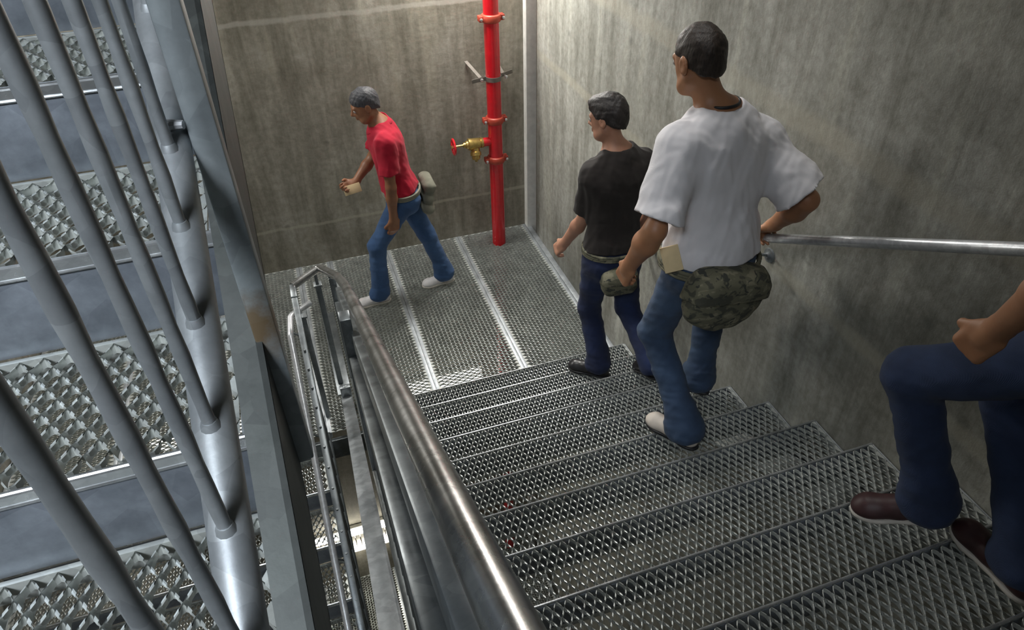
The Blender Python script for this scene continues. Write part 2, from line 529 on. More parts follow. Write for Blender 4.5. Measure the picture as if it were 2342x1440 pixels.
# upper flight on the left: bottom rail with welded balusters, flat-faced post
XP = -2.043
def pC(y, h): return (XP, y, zC(y)+h)
gC = empty('stair_guard', (XP, -4.66, 3.2), 'near galvanized guard railing with slanted pipe and thin welded balusters, at far left', 'railing')
m = MB(); m.tube([pC(-5.75, .345), pC(-3.3, .345)], .0211, 24); m.build('bottom_rail', M['galv'], gC)
for y in (-3.9, -4.0, -4.1, -4.2, -4.3, -4.395, -4.492, -4.68, -4.771, -4.873, -4.971, -5.06, -5.16, -5.26, -5.36, -5.46):
    m = MB()
    # hot-dip drips make the bars slightly lumpy
    n = 26; pts = []; rad = []
    for i in range(n):
        s = i/(n-1)
        pts.append((XP, y, zC(y)+.36+s*.82)); rad.append(.0066+.0006*math.sin(i*2.1+y*40)+.0005*random.random())
    m.tube(pts, rad, 12)
    m.lathe((XP, y, zC(y)+.352), (0,0,1), [(0, .0115), (.012, .0105), (.02, .0075)], 12)
    m.build('baluster', M['galv'], gC)
m = MB(); m.box((-2.021, -4.665, 2.62), (-1.988, -4.625, 4.2), .003)
m.build('post', M['galv_rust'], gC)
m = MB(); m.tube([pC(-4.655, .355), pC(-4.66, .375), (-2.022, -4.668, zC(-4.66)+.375)], [.009, .008, .005], 8); m.build('weld_bead', M['railwhite'], gC)

# ------------------------------------------------------------------ wall handrail
wh = empty('stair_handrail', (-.05, -3.3, 1.8), 'round steel handrail fixed along the right wall', 'handrail')
WR = .967
m = MB(); m.tube(fillet([(XRW-.004, -2.1, zA(-2.13)+WR), (-.06, -2.13, zA(-2.13)+WR), (-.06, -5.9, zA(-5.9)+WR)], .04), .0205, 18)
m.build('rail', M['railwhite'], wh)
for y in (-2.3, -3.31, -4.6):
    z = zA(y) + WR
    m = MB(); m.tube(fillet([(-.06, y, z-.01), (-.06, y, z-.085), (XRW-.005, y, z-.12)], .03), .007, 10)
    m.lathe((XRW-.002, y, z-.12), (-1, 0, 0), [(0, .036), (.008, .034), (.014, .02), (.02, .012)], 20)
    m.build('bracket', M['galv_dark'], wh)

# ------------------------------------------------------------------ red standpipe
PX, PY, PR = -.323, -.22, .059
sp = empty('standpipe', (PX, PY, 0), 'glossy red vertical fire standpipe standing on the landing near the corner', 'pipe')
m = MB(); m.tube([(PX, PY, -4.8), (PX, PY, 4.6)], PR, 40); m.build('pipe', M['red'], sp)
def coupling(z):
    m = MB()
    m.lathe((PX, PY, z-.03), (0,0,1), [(0, PR+.004), (.006, PR+.013), (.014, PR+.016), (.046, PR+.016), (.054, PR+.013), (.06, PR+.004)], 40)
    for s in (-1, 1):
        m.box((min(PX+s*.068, PX+s*.1), PY-.03, z-.021), (max(PX+s*.068, PX+s*.1), PY-.003, z+.021), .005)
        m.box((min(PX+s*.068, PX+s*.1), PY+.003, z-.021), (max(PX+s*.068, PX+s*.1), PY+.03, z+.021), .005)
    c = m.build('coupling', M['orange'], sp)
    for s in (-1, 1):
        q = MB(); q.lathe((PX+s*.086, PY-.047, z), (0,1,0), [(0, .006), (.004, .012), (.014, .012), (.016, .007), (.07, .007)], 8); q.build('bolt', M['bolt'], c)
for z in (1.98, 1.183, .835): coupling(z)
vz = 1.0
m = MB(); m.tube([(PX-.03, PY, vz), (PX-.125, PY, vz)], .036, 24); m.build('outlet_branch', M['red'], sp)
hv = MB()
hv.lathe((PX-.11, PY, vz), (-1,0,0), [(0,.041),(.02,.044),(.022,.037),(.034,.043),(.095,.047),(.105,.05),(.124,.05),(.13,.035),(.145,.031),(.15,.023),(.168,.021)], 24)
hv.lathe((PX-.178, PY, vz-.02), (-.05,-.35,-.93), [(0,.037),(.045,.037),(.05,.045),(.078,.045),(.083,.035),(.104,.035),(.106,.031)], 24)
valve = hv.build('hose_valve', M['brass'], sp)
m = MB(); m.tube([(PX-.27, PY, vz), (PX-.365, PY, vz)], .0095, 12); m.lathe((PX-.368, PY, vz), (-1,0,0), [(0,.012),(.012,.012),(.014,.006)], 6); m.build('stem', M['brass'], valve)
m = MB()
hx = PX - .36
m.tube([(hx, PY+.062*math.cos(a*PI/16), vz+.062*math.sin(a*PI/16)) for a in range(33)], .009, 10, caps=False)
for a in range(5):
    th = a*2*PI/5+.3
    m.tube([(hx, PY, vz), (hx-.006, PY+.032*math.cos(th), vz+.032*math.sin(th)), (hx, PY+.061*math.cos(th), vz+.061*math.sin(th))], .0065, 8)
m.lathe((hx+.01, PY, vz), (-1,0,0), [(0,.017),(.02,.015)], 16)
m.build('handwheel', M['red'], valve)
m = MB()
dv = Vector((-.05,-.35,-.93)).normalized()
m.lathe(Vector((PX-.178, PY, vz-.02)) + dv*.1, dv, [(0,.03),(.012,.03),(.016,.02),(.018,.012),(.03,.011)], 8)
m.build('outlet_cap', M['brass'], valve)

cl = empty('pipe_clamp', (PX, PY, 1.526), 'grey strap clamp with bent arms holding the red pipe to the back wall', 'pipe clamp')
zc = 1.526
m = MB()
m.lathe((PX, PY, zc-.018), (0,0,1), [(0,PR+.0005),(.0005,PR+.006),(.035,PR+.006),(.0355,PR+.0005)], 36)
m.build('strap', M['strap'], cl)
for a, b, w, h in (((PX-.06, PY-.01, zc+.005), (PX-.18, PY-.02, zc-.002), .006, .03), ((PX+.06, PY+.01, zc+.005), (PX+.17, PY+.03, zc+.02), .006, .03),
                   ((PX-.10, PY+.02, zc+.005), (PX-.16, PY+.214, zc+.08), .03, .006), ((PX+.09, PY+.02, zc+.01), (PX+.07, PY+.214, zc+.08), .03, .006)):
    m = MB(); m.beam(a, b, w, h); m.build('bracket_arm', M['strap'], cl)
for s in (-1, 1):
    m = MB(); m.lathe((PX+s*.1, PY-.035, zc+.002), (0,1,0), [(0,.008),(.005,.014),(.013,.014),(.015,.007),(.045,.007)], 8); m.build('bolt', M['bolt'], cl)

# ------------------------------------------------------------------ shell
def wall(name, lo, hi, mat):
    m = MB(); m.box(lo, hi)
    return tag(m.build(name, mat, None, smooth=None), kind='structure')
wall('wall_back', (-4.3, 0, -7.5), (.4, .25, 6.6), M['back'])
wall('wall_right', (XRW, -8.6, -7.5), (.4, -.2, 6.6), M['side'])
wall('wall_left', (-4.3, -8.6, -7.5), (-4.1, 0, 6.6), M['side'])
wall('wall_front', (-4.3, -8.85, -7.5), (.4, -8.6, 6.6), M['side'])
wall('floor', (-4.3, -8.6, -7.5), (.4, 0, -7.3), M['side'])
wall('ceiling', (-4.3, -8.6, 6.4), (.4, 0, 6.6), M['side'])
wall('trim_1', (.005, -.078, -7.3), (.2, -.0005, 6.4), M['trim'])
wall('trim_2', (.09, -.1995, -7.3), (.35, -.0785, 6.4), M['groove'])

# ------------------------------------------------------------------ figures: signed-distance modelling, meshed by surface nets
M['jeans'] = fabric('denim_blue', (.035,.085,.20), 1400, .25, (.075,.14,.27))
M['jeans_mid'] = fabric('denim_faded', (.028,.053,.105), 1400, .25, (.06,.1,.165))
M['jeans_navy'] = fabric('denim_navy', (.007,.014,.05), 1400, .25, (.012,.032,.11))
M['shirt_red'] = fabric('red_pique', (.40,.003,.024), 1200, .14)
M['shirt_black'] = fabric('black_jersey', (.015,.011,.0095), 1500, .2)
M['shirt_white'] = fabric('white_jersey', (.72,.70,.72), 1500, .03)
M['skin1'] = skin_mat('skin_brown', (.27,.125,.065))
M['skin2'] = skin_mat('skin_fair', (.42,.22,.145))
M['skin3'] = skin_mat('skin_tan', (.38,.185,.095))
M['hair_dark'] = hair_mat('hair_near_black', (.018,.014,.013))
M['hair_grey'] = hair_mat('hair_charcoal', (.05,.05,.056))
M['hair_brown'] = hair_mat('hair_dark_brown', (.028,.019,.014))
M['camo'] = camo('camouflage_cloth')
M['camo_grey'] = fabric('grey_olive_webbing', (.17,.17,.13), 700, .3, (.3,.29,.24))
M['leather_white'] = plain('white_shoe_leather', (.68,.66,.66), .55, var=.06)
M['leather_cream'] = plain('cream_shoe_leather', (.55,.49,.43), .6, var=.08)
M['leather_black'] = plain('black_shoe_leather', (.015,.014,.016), .35, var=.3)
M['leather_maroon'] = plain('dark_maroon_shoe', (.045,.017,.018), .5, var=.3)
M['sole_white'] = plain('pale_rubber_sole', (.6,.56,.5), .7, var=.06)
M['eye'] = plain('eye_white', (.32,.3,.28), .4, var=.03)

def V3(*a): return np.array(a, float)
def unit(v): return v/np.linalg.norm(v)

class Field:
    def __init__(self, lo, hi, h):
        self.h = h
        self.lo = np.array(lo, float)
        self.n = np.ceil((np.array(hi)-self.lo)/h).astype(int)+1
        self.d = np.full(self.n, .08, np.float32)
    def win(self, lo, hi, pad):
        a = np.clip(np.floor((np.array(lo)-pad-self.lo)/self.h).astype(int), 0, self.n)
        b = np.clip(np.ceil((np.array(hi)+pad-self.lo)/self.h).astype(int)+1, 0, self.n)
        if np.any(b <= a): return None
        ax = [(self.lo[i]+self.h*np.arange(a[i], b[i])).astype(np.float32) for i in range(3)]
        X = np.meshgrid(*ax, indexing='ij', sparse=True)
        return tuple(slice(a[i], b[i]) for i in range(3)), X
    def apply(self, lo, hi, fn, k, mode='add'):
        w = self.win(lo, hi, max(.05, k*1.2) if mode == 'add' else k*1.2+.01)
        if w is None: return
        sl, X = w
        d = fn(*X)
        D0 = self.d[sl]
        if mode == 'add':
            if k <= 0: self.d[sl] = np.minimum(D0, d); return
            t = np.clip(.5+.5*(D0-d)/k, 0, 1)
            self.d[sl] = D0*(1-t)+d*t-k*t*(1-t)
        else:
            d = -d
            if k <= 0: self.d[sl] = np.maximum(D0, d); return
            t = np.clip(.5-.5*(D0-d)/k, 0, 1)
            self.d[sl] = D0*(1-t)+d*t+k*t*(1-t)
    def cap(self, a, b, ra, rb=None, k=.02, mode='add'):
        a = np.array(a, float); b = np.array(b, float); rb = ra if rb is None else rb
        ab = b-a; L2 = float(ab@ab)+1e-12
        def fn(x, y, z):
            px, py, pz = x-a[0], y-a[1], z-a[2]
            t = np.clip((px*ab[0]+py*ab[1]+pz*ab[2])/L2, 0, 1)
            return np.sqrt((px-t*ab[0])**2+(py-t*ab[1])**2+(pz-t*ab[2])**2)-(ra+(rb-ra)*t)
        r = max(ra, rb)
        self.apply(np.minimum(a, b)-r, np.maximum(a, b)+r, fn, k, mode)
        return self
    def capcut(self, a, b, ra, rb, pt, nrm, k):
        a = np.array(a, float); b = np.array(b, float); ab = b-a; L2 = float(ab@ab); nrm = unit(np.array(nrm, float))
        def fn(x, y, z):
            px, py, pz = x-a[0], y-a[1], z-a[2]
            t = np.clip((px*ab[0]+py*ab[1]+pz*ab[2])/L2, 0, 1)
            d = np.sqrt((px-t*ab[0])**2+(py-t*ab[1])**2+(pz-t*ab[2])**2)-(ra+(rb-ra)*t)
            return np.maximum(d, (x-pt[0])*nrm[0]+(y-pt[1])*nrm[1]+(z-pt[2])*nrm[2])
        r = max(ra, rb)
        self.apply(np.minimum(a, b)-r, np.maximum(a, b)+r, fn, k)
        return self
    def ell(self, c, F, rad, k=.02, mode='add', p=2.0):
        """F: rows = the three axes; p > 2 gives a boxier body"""
        c = np.array(c, float); F = np.array(F, float); rad = np.array(rad, float)
        def fn(x, y, z):
            px, py, pz = x-c[0], y-c[1], z-c[2]
            q = [np.abs((px*F[i][0]+py*F[i][1]+pz*F[i][2])/rad[i]) for i in range(3)]
            g = [np.abs((px*F[i][0]+py*F[i][1]+pz*F[i][2])/rad[i]**2) for i in range(3)]
            k0 = (q[0]**p+q[1]**p+q[2]**p)**(1/p)
            k1 = np.sqrt(g[0]**2+g[1]**2+g[2]**2)+1e-6
            return k0*(k0-1)/k1 if p == 2 else (k0-1)*rad.min()
        e = np.sqrt(((F*rad[:, None])**2).sum(0))*(1.0 if p == 2 else 1.25)
        self.apply(c-e, c+e, fn, k, mode)
        return self
    def box(self, c, F, half, r=.01, k=.01, mode='add'):
        c = np.array(c, float); F = np.array(F, float); half = np.array(half, float)-r
        def fn(x, y, z):
            px, py, pz = x-c[0], y-c[1], z-c[2]
            q = [np.abs(px*F[i][0]+py*F[i][1]+pz*F[i][2])-half[i] for i in range(3)]
            o = np.sqrt(sum(np.maximum(t, 0)**2 for t in q))
            return o+np.minimum(np.maximum(q[0], np.maximum(q[1], q[2])), 0)-r
        e = (np.abs(F)*(half+r)[:, None]).sum(0)
        self.apply(c-e, c+e, fn, k, mode)
        return self
    def plane(self, pt, nrm, within=None, r=0):
        """removes what lies on the nrm side (only within radius r of 'within' when given)"""
        pt = np.array(pt, float); nrm = unit(np.array(nrm, float))
        if within is None: lo, hi = self.lo, self.lo+self.h*self.n
        else: lo, hi = np.array(within)-r, np.array(within)+r
        w = self.win(lo, hi, 0)
        if w is None: return self
        sl, (x, y, z) = w
        q = (x-pt[0])*nrm[0]+(y-pt[1])*nrm[1]+(z-pt[2])*nrm[2]
        if within is not None:
            c = np.array(within)
            rr = np.sqrt((x-c[0])**2+(y-c[1])**2+(z-c[2])**2)
            q = np.where(rr < r, q, -1)
        self.d[sl] = np.maximum(self.d[sl], q)
        return self
    def wrinkle(self, amp, freq, seed, stretch=(1, 1, 1), where=None):
        rs = np.random.RandomState(seed)
        ax = [(self.lo[i]+self.h*np.arange(self.n[i])).astype(np.float32)*stretch[i] for i in range(3)]
        x, y, z = np.meshgrid(*ax, indexing='ij', sparse=True)
        tot = 0
        for o in range(3):
            f = freq*(1.9**o)
            a, b, c, e = rs.uniform(.4, 1, 4)
            ph = rs.uniform(0, 6.28, 6)
            wx = np.sin(f*.5*(y*a+z*b)+ph[0]); wy = np.sin(f*.45*(x*c-z*e)+ph[1])
            tot = tot + np.sin(f*(x*a+z*b*.7)+1.4*wx+ph[2])*np.sin(f*(y*c+z*e)+1.4*wy+ph[3])/(1.7**o)
        m = tot*amp
        if where is not None: m = m*where(x, y, z)
        self.d = (self.d+m).astype(np.float32)
        return self
    def mesh(self, name, mat, root, center, relax=2):
        d = self.d; h = self.h
        ins = d < 0
        n = d.shape
        cube = ins[:-1,:-1,:-1].astype(np.int8)
        cnt = np.zeros(tuple(k-1 for k in n), np.int8)
        for i in (0,1):
            for j in (0,1):
                for k in (0,1):
                    cnt += ins[i:n[0]-1+i, j:n[1]-1+j, k:n[2]-1+k]
        act = (cnt > 0) & (cnt < 8)
        ids = np.argwhere(act)
        idx = np.full(act.shape, -1, np.int64); idx[act] = np.arange(len(ids))
        acc = np.zeros((len(ids), 3)); wt = np.zeros(len(ids))
        cr = [(i, j, k) for i in (0,1) for j in (0,1) for k in (0,1)]
        I, J_, K = ids.T
        vals = {c: d[I+c[0], J_+c[1], K+c[2]].astype(float) for c in cr}
        for c in cr:
            for ax in range(3):
                if c[ax] == 0:
                    e = list(c); e[ax] = 1; e = tuple(e)
                    va, vb = vals[c], vals[e]
                    m = (va < 0) != (vb < 0)
                    t = np.where(m, va/np.where(m, va-vb, 1), 0)
                    p = np.array(c, float)[None].repeat(len(ids), 0); p[:, ax] = t
                    acc[m] += p[m]; wt[m] += 1
        V = (ids+acc/wt[:, None])*h+self.lo
        faces = []
        for ax in range(3):
            o1, o2 = [(1,2),(2,0),(0,1)][ax]
            sa = [slice(None)]*3; sb = [slice(None)]*3
            sa[ax] = slice(0, n[ax]-1); sb[ax] = slice(1, n[ax])
            ch = ins[tuple(sa)] != ins[tuple(sb)]
            e = np.argwhere(ch)
            e = e[(e[:, o1] > 0) & (e[:, o2] > 0) & (e[:, o1] < n[o1]-1) & (e[:, o2] < n[o2]-1)]
            flip = ins[tuple(sa)][tuple(e.T)]
            q = []
            for a, b in ((0,0),(1,0),(1,1),(0,1)):
                g = e.copy(); g[:, o1] -= 1-a; g[:, o2] -= 1-b
                q.append(idx[tuple(g.T)])
            q = np.stack(q, 1)
            q[~flip] = q[~flip][:, ::-1]
            faces.append(q)
        Fq = np.concatenate(faces)
        Fq = Fq[(Fq >= 0).all(1)]
        # light relaxation of the voxel steps
        e = np.concatenate([Fq[:, [0,1]], Fq[:, [1,2]], Fq[:, [2,3]], Fq[:, [3,0]]])
        for _ in range(relax):
            s = np.zeros_like(V); c = np.zeros(len(V))
            np.add.at(s, e[:, 0], V[e[:, 1]]); np.add.at(c, e[:, 0], 1)
            np.add.at(s, e[:, 1], V[e[:, 0]]); np.add.at(c, e[:, 1], 1)
            V = V*.5+.5*s/np.maximum(c, 1)[:, None]
        me = D.meshes.new(name)
        me.from_pydata((V-np.array(center)).tolist(), [], Fq.tolist())
        me.update(); me.materials.append(mat)
        me.polygons.foreach_set('use_smooth', [True]*len(me.polygons))
        o = D.objects.new(name, me)
        return link(o, root)

def hand(f, W, d, n, curl=(50, 70, 45), s=1.0, thumb=None, spread=.0, fr=.0088):
    """palm from wrist W along d, palm facing n, four fingers and a thumb; s: mirror sign"""
    d = unit(np.array(d, float)); n = np.array(n, float); n = unit(n-d*(n@d)); side = np.cross(d, n)*s
    F = [side, d, n]
    f.cap(W-d*.02, W+d*.03, .025, .028, k=.02)
    f.box(W+d*.052, F, (.041, .047, .0145), .013, k=.014)
    f.cap(W+d*.03+side*.022+n*.006, W+d*.075+side*.03+n*.004, .014, .012, k=.012)
    L = [(.041,.025,.02), (.046,.029,.021), (.043,.027,.02), (.034,.021,.018)]
    off = [.031, .0105, -.0105, -.0305]
    for i in range(4):
        b = W+d*(.094-.006*abs(i-1.2))+side*off[i]
        a = 0; p = b
        for q in range(3):
            a += math.radians(curl[q]*(1+.06*(i-1)))
            v = d*math.cos(a)+n*math.sin(a)+side*spread*(1.5-i)*.3
            e = p+unit(v)*L[i][q]
            r0 = fr*(1-.08*q)*(1 if i < 3 else .9)
            f.cap(p, e, r0*1.05, r0*.92, k=.0045 if q else .009)
            p = e
    tb = W+d*.028+side*.034
    th = thumb if thumb is not None else (side*.5+d*.8+n*.35, d*.75+n*.65-side*.1)
    p = tb
    for v, l, r0 in ((th[0], .042, .0118), (th[1], .03, .0102)):
        e = p+unit(np.array(v))*l
        f.cap(p, e, r0, r0*.88, k=.008); p = e

def head(f, c, fwd, up, s=1.0):
    """skull, jaw, nose, brow, lips, ears; c: centre of the head"""
    fwd = unit(fwd); up = unit(up-fwd*(up@fwd)); rt = np.cross(fwd, up)
    F = [rt, fwd, up]
    P = lambda a, b, e: c+rt*a*s+fwd*b*s+up*e*s
    f.ell(P(0, -.012, .03), F, (.073*s, .093*s, .083*s), k=.02)
    f.ell(P(0, .026, -.028), F, (.059*s, .066*s, .075*s), k=.03)
    f.cap(P(-.03, .045, -.088), P(.03, .045, -.088), .022*s, k=.03)
    f.cap(P(-.052, .0, -.055), P(-.03, .045, -.085), .02*s, k=.025)
    f.cap(P(.052, .0, -.055), P(.03, .045, -.085), .02*s, k=.025)
    f.cap(P(-.035, .078, .018), P(.035, .078, .018), .011*s, k=.015)
    for q in (-1, 1):
        f.ell(P(q*.031, .092, -.002), F, (.017*s, .014*s, .011*s), k=.012, mode='sub')
        f.ell(P(q*.031, .077, -.002), F, (.013*s, .012*s, .011*s), k=.004)
    f.cap(P(0, .086, .008), P(0, .107, -.028), .0075*s, .0115*s, k=.01)
    for q in (-1, 1): f.cap(P(q*.011, .092, -.034), P(q*.011, .096, -.034), .008*s, k=.008)
    f.cap(P(-.017, .088, -.056), P(.017, .088, -.056), .006*s, k=.006)
    f.cap(P(-.014, .087, -.067), P(.014, .087, -.067), .0068*s, k=.006)
    for q in (-1, 1):
        f.ell(P(q*.078, -.008, -.006), F, (.009*s, .021*s, .033*s), k=.006)
        f.ell(P(q*.087, -.004, -.004), F, (.006*s, .011*s, .02*s), k=.004, mode='sub')

def hair(c, fwd, up, s, root, center, mat, h, back=-.075, front=.062, thick=.012, fringe=0, seed=1):
    fwd = unit(fwd); up = unit(up-fwd*(up@fwd)); rt = np.cross(fwd, up); F = [rt, fwd, up]
    P = lambda a, b, e: c+rt*a*s+fwd*b*s+up*e*s
    f = Field(c-.18, c+.18, h)
    f.ell(P(0, -.012, .034), F, ((.073+thick*.75)*s, (.093+thick)*s, (.083+thick)*s), k=0)
    f.ell(P(0, -.045, -.022), F, ((.058+thick*.5)*s, (.052+thick*.6)*s, .07*s), k=.03)
    if fringe: f.ell(P(.0, .062, .085), F, (.055*s, .035*s, .022*s), k=.03)
    # hairline: face, temples, ears and nape stay free
    f.plane(P(0, front, .03), fwd*1.0-up*.75)
    f.plane(P(0, back*.0-.02, -.012), -up*.9+fwd*.55)
    f.plane(P(0, -.05, back), -up)
    f.wrinkle(.0016+thick*.04, 120, seed, (1, 1, .5))
    f.wrinkle(.0006+thick*.07, 45, seed+5, (1, 1, .6))
    return f.mesh('hair', mat, root, center, 1)

def shoe(ank, toe_dir, sole_z, root, center, mat, solemat, L=.285, pitch=0, h=.005, low=0):
    """ankle joint, direction of the toe in plan, height of the walking surface; pitch lifts the heel"""
    t = unit(V3(toe_dir[0], toe_dir[1], 0)); s = V3(-t[1], t[0], 0)*-1
    cp, sp_ = math.cos(math.radians(pitch)), math.sin(math.radians(pitch))
    fw = t*cp-V3(0,0,1)*sp_; up = V3(0,0,1)*cp+t*sp_
    base = V3(ank[0], ank[1], sole_z)
    heel = base-fw*.075 if not pitch else V3(*ank)-up*.085-fw*.06
    if pitch: base = heel+fw*.075
    P = lambda a, b, c: heel+s*a+fw*b+up*c
    F = [s, fw, up]
    f = Field(base-.27, base+.27, h)
    f.cap(P(0, .04, .042), P(0, .10, .048), .036, .036, k=.02)
    f.cap(P(0, .07, .08), P(0, .16, .045), .03, .03, k=.03)
    f.cap(P(.004, .15, .036), P(.010, L-.055, .033), .036, .036, k=.03)
    f.ell(P(.008, L-.06, .027), F, (.046, .058, .03), k=.02)
    f.cap(P(0, .055, .05), P(0, .07, .105), .037, .036, k=.02)
    f.plane(P(0, 0, .013), -up)
    f.plane(P(0, .06, .115), up-fw*.2)
    # tongue and lace ridge
    f.cap(P(0, .11, .088), P(0, .17, .064), .012, .01, k=.006)
    for q in range(4):
        c = P(0, .115+q*.017, .088-q*.007); f.cap(c-s*.022, c+s*.022, .0035, k=.002)
    o = f.mesh('shoe', mat, root, center, 1)
    g = Field(base-.27, base+.27, h)
    g.ell(P(0, .06, .012), F, (.039, .062, .06), k=0); g.cap(P(.002, .06, .01), P(.006, .2, .01), .036, .042, k=.01); g.ell(P(.009, L-.068, .01), F, (.05, .068, .06), k=.02)
    g.plane(P(0, 0, .017), up); g.plane(P(0, 0, .0), -up)
    g.mesh('sole', solemat, o, V3(0, 0, 0)+center, 1).location = (0, 0, 0)
    return o

def frame(J):
    up = unit(J['neck']-J['hip']); rt = unit(J['shR']-J['shL']); rt = unit(rt-up*(rt@up)); fwd = np.cross(up, rt)
    return rt, fwd, up

def person(label, J, o, base):
    """J: joints in metres; o: clothing options"""
    root = empty('person', tuple(base), label, 'person')
    ctr = np.array(base, float)
    pts = np.array([v for v in J.values() if len(np.shape(v)) == 1 and len(v) == 3])
    lo, hi = pts.min(0)-.2, pts.max(0)+.2
    h = o.get('h', .0055); k_ = o.get('bulk', 1.0)
    rt, fwd, up = frame(J)
    ph = unit(J['hipR']-J['hipL']); pf = np.cross(V3(0,0,1), ph)
    PF = [ph, unit(pf), V3(0,0,1)]
    TF = [rt, fwd, up]
    T_ = J['neck']-J['hip']
    def torso(f, g, kk):
        tl = np.linalg.norm(T_)
        f.ell(J['hip']+T_*.72+fwd*.0, TF, (.152*k_+g, .105*k_+g, .40*tl), k=kk)
        f.ell(J['hip']+T_*.36, TF, (.138*k_+g, .098*k_+g, .42*tl), k=kk)
        f.ell(J['hip']+V3(0,0,.02), PF, (.155*k_+g, .115*k_+g, .14), k=kk)
        for sd in ('L', 'R'):
            sh = J['sh'+sd]; q = J['neck']-up*.075
            f.cap(q*.6+sh*.4-up*.045, sh-up*.01, .062*k_+g, .052*k_+g, k=.05)
            f.cap(J['neck']-up*.01-fwd*.012, sh*.72+J['neck']*.28-up*.004, .042+g*.6, .042*k_+g, k=.045)
            f.ell(J['hip']+T_*.76+rt*(.075 if sd == 'R' else -.075)-fwd*.052, TF, (.075+g, .045+g, .095), k=.05)
    # -- the body
    f = Field(lo, hi, h)
    torso(f, 0, .06)
    hc, hf, hu = J['head'], o['look'], o['hup']
    f.cap(J['neck']-up*.04, hc-unit(hu)*.05-unit(hf)*.012, .056, .052, k=.035)
    head(f, hc, hf, hu, o.get('hs', 1.0))
    for sd in ('L', 'R'):
        a, e, w = J['sh'+sd], J['el'+sd], J['wr'+sd]
        ka = o.get('arms', k_)
        f.cap(a, a*.5+e*.5, .05*ka, .044*ka, k=.03); f.cap(a*.5+e*.5, e, .044*ka, .037*ka, k=.02)
        f.cap(e, e*.65+w*.35, .039*k_, .041*k_, k=.02); f.cap(e*.65+w*.35, w, .041*k_, .0265, k=.02)
        hd = o['hand'+sd]
        hand(f, w, hd['d'], hd['n'], hd.get('curl', (50,70,45)), hd['s'], hd.get('thumb'), fr=hd.get('fr', .0092))
        hp, kn, an = J['hip'+sd], J['kn'+sd], J['an'+sd]
        f.cap(hp, kn, .078, .052, k=.05); f.cap(kn, kn*.6+an*.4, .05, .05, k=.03); f.cap(kn*.6+an*.4, an, .05, .034, k=.03)
        td = unit(V3(*o['toe'+sd], 0))
        f.cap(an-V3(0,0,.035), an+td*.07-V3(0,0,.068), .026, .016, k=.02)
        f.cap(an-td*.02-V3(0,0,.045), an-V3(0,0,.05), .022, .022, k=.02)
    f.mesh('body', o['skin'], root, ctr)
    # -- hair
    hair(hc, hf, hu, o.get('hs', 1.0), root, ctr, o['hair'], .004, **o.get('hairopt', {}))
    fw_ = unit(hf); uw = unit(hu-fw_*(hu@fw_)); rw = np.cross(fw_, uw); hs_ = o.get('hs', 1.0)
    for q in (-1, 1):
        c = hc+rw*q*.031*hs_+fw_*.0785*hs_-uw*.002
        m = MB(); m.lathe(Vector(c-ctr)-Vector(fw_)*.0125, fw_, [(.0125-.0125*math.cos(t*PI/10), .0125*math.sin(t*PI/10)) for t in range(11)], 14)
        e_ = mesh_obj('eye', m.v, m.f, M['eye'], root, smooth=True)
        m = MB(); m.lathe(Vector(c-ctr)+Vector(fw_)*.0108, fw_, [(0, .0058), (.0018, .004), (.0022, .001)], 12)
        mesh_obj('iris', m.v, m.f, M['black'], e_, smooth=True)
    # -- jeans
    f = Field(lo, hi, h)
    f.ell(J['hip']+V3(0,0,.02), PF, (.168*k_, .128*k_, .15), k=0)
    for sd in ('L', 'R'):
        hp, kn, an = J['hip'+sd], J['kn'+sd], J['an'+sd]
        lw = o.get('leg', 1.0)
        f.ell(hp-unit(pf)*.045+V3(0,0,-.01), PF, (.08, .085, .1), k=.04)
        f.cap(hp, kn, .094*lw, .071*lw, k=.045); f.cap(kn, an, .068*lw, .066*lw, k=.03)
        dv = unit(an-kn)
        f.cap(an-dv*.08, an-dv*.0+V3(0,0,-.01), .066*lw, .073*lw+o.get('boot', 0), k=.03)
        f.cap(an, an+unit(V3(*o['toe'+sd], 0))*.035+V3(0,0,-.02), .06*lw, .06*lw+o.get('boot', 0), k=.03)
    f.wrinkle(.0022, 40, o['seed'], (1, 1, 1.0))
    f.wrinkle(.003, 17, o['seed']+3, (.7, .7, 1.5))
    kz = [(J['kn'+s_], J['an'+s_]) for s_ in 'LR']
    def near(x, y, z):
        m = 0
        for kn, an in kz:
            for c, r in ((kn, .11), (an, .12)):
                m = m+np.exp(-((x-c[0])**2+(y-c[1])**2+(z-c[2])**2)/(r*r))
        return m
    f.wrinkle(.005, 30, o['seed']+9, (.35, .35, 2.0), near)
    f.plane(J['hip']+V3(0,0,.085), V3(0,0,1))
    for sd in ('L', 'R'):
        kn, an = J['kn'+sd], J['an'+sd]
        f.plane(an+V3(0,0,-.045)+unit(an-kn)*.02, unit(an-kn)*.5+V3(0,0,-.5), an, .2)
    f.mesh('jeans', o['jeans'], root, ctr)
    # -- shirt
    f = Field(lo, hi, h)
    torso(f, .016, .07)
    hem = J['hip']+V3(0,0,o.get('hem', 0.0))
    f.ell(J['hip']+T_*.12, TF, (.165*k_, .125*k_, .2), k=.05)
    for sd in ('L', 'R'):
        a, e = J['sh'+sd], J['el'+sd]
        c = a+(e-a)*o.get('sleeve', .78)
        f.capcut(a, c+(e-a)*.2, .066*k_, .07*k_+o.get('flare', .008), c, unit(e-a)+unit(a-J['neck'])*.12, .045)
    f.wrinkle(.002, 30, o['seed']+20)
    f.wrinkle(.005, 13, o['seed']+21, (1.2, 1.2, .7))
    f.wrinkle(.0038, 24, o['seed']+22, (1.6, 1.6, .35))
    f.plane(hem, -up*.9-V3(0,0,.1))
    nk = J['neck']
    f.cap(nk-up*.012+fwd*.015, nk+up*.16, .066, .1, k=.01, mode='sub')
    sh = f.mesh('polo_shirt' if o.get('collar') else 't_shirt', o['shirt'], root, ctr)
    # collar band
    m = MB(); ring = []
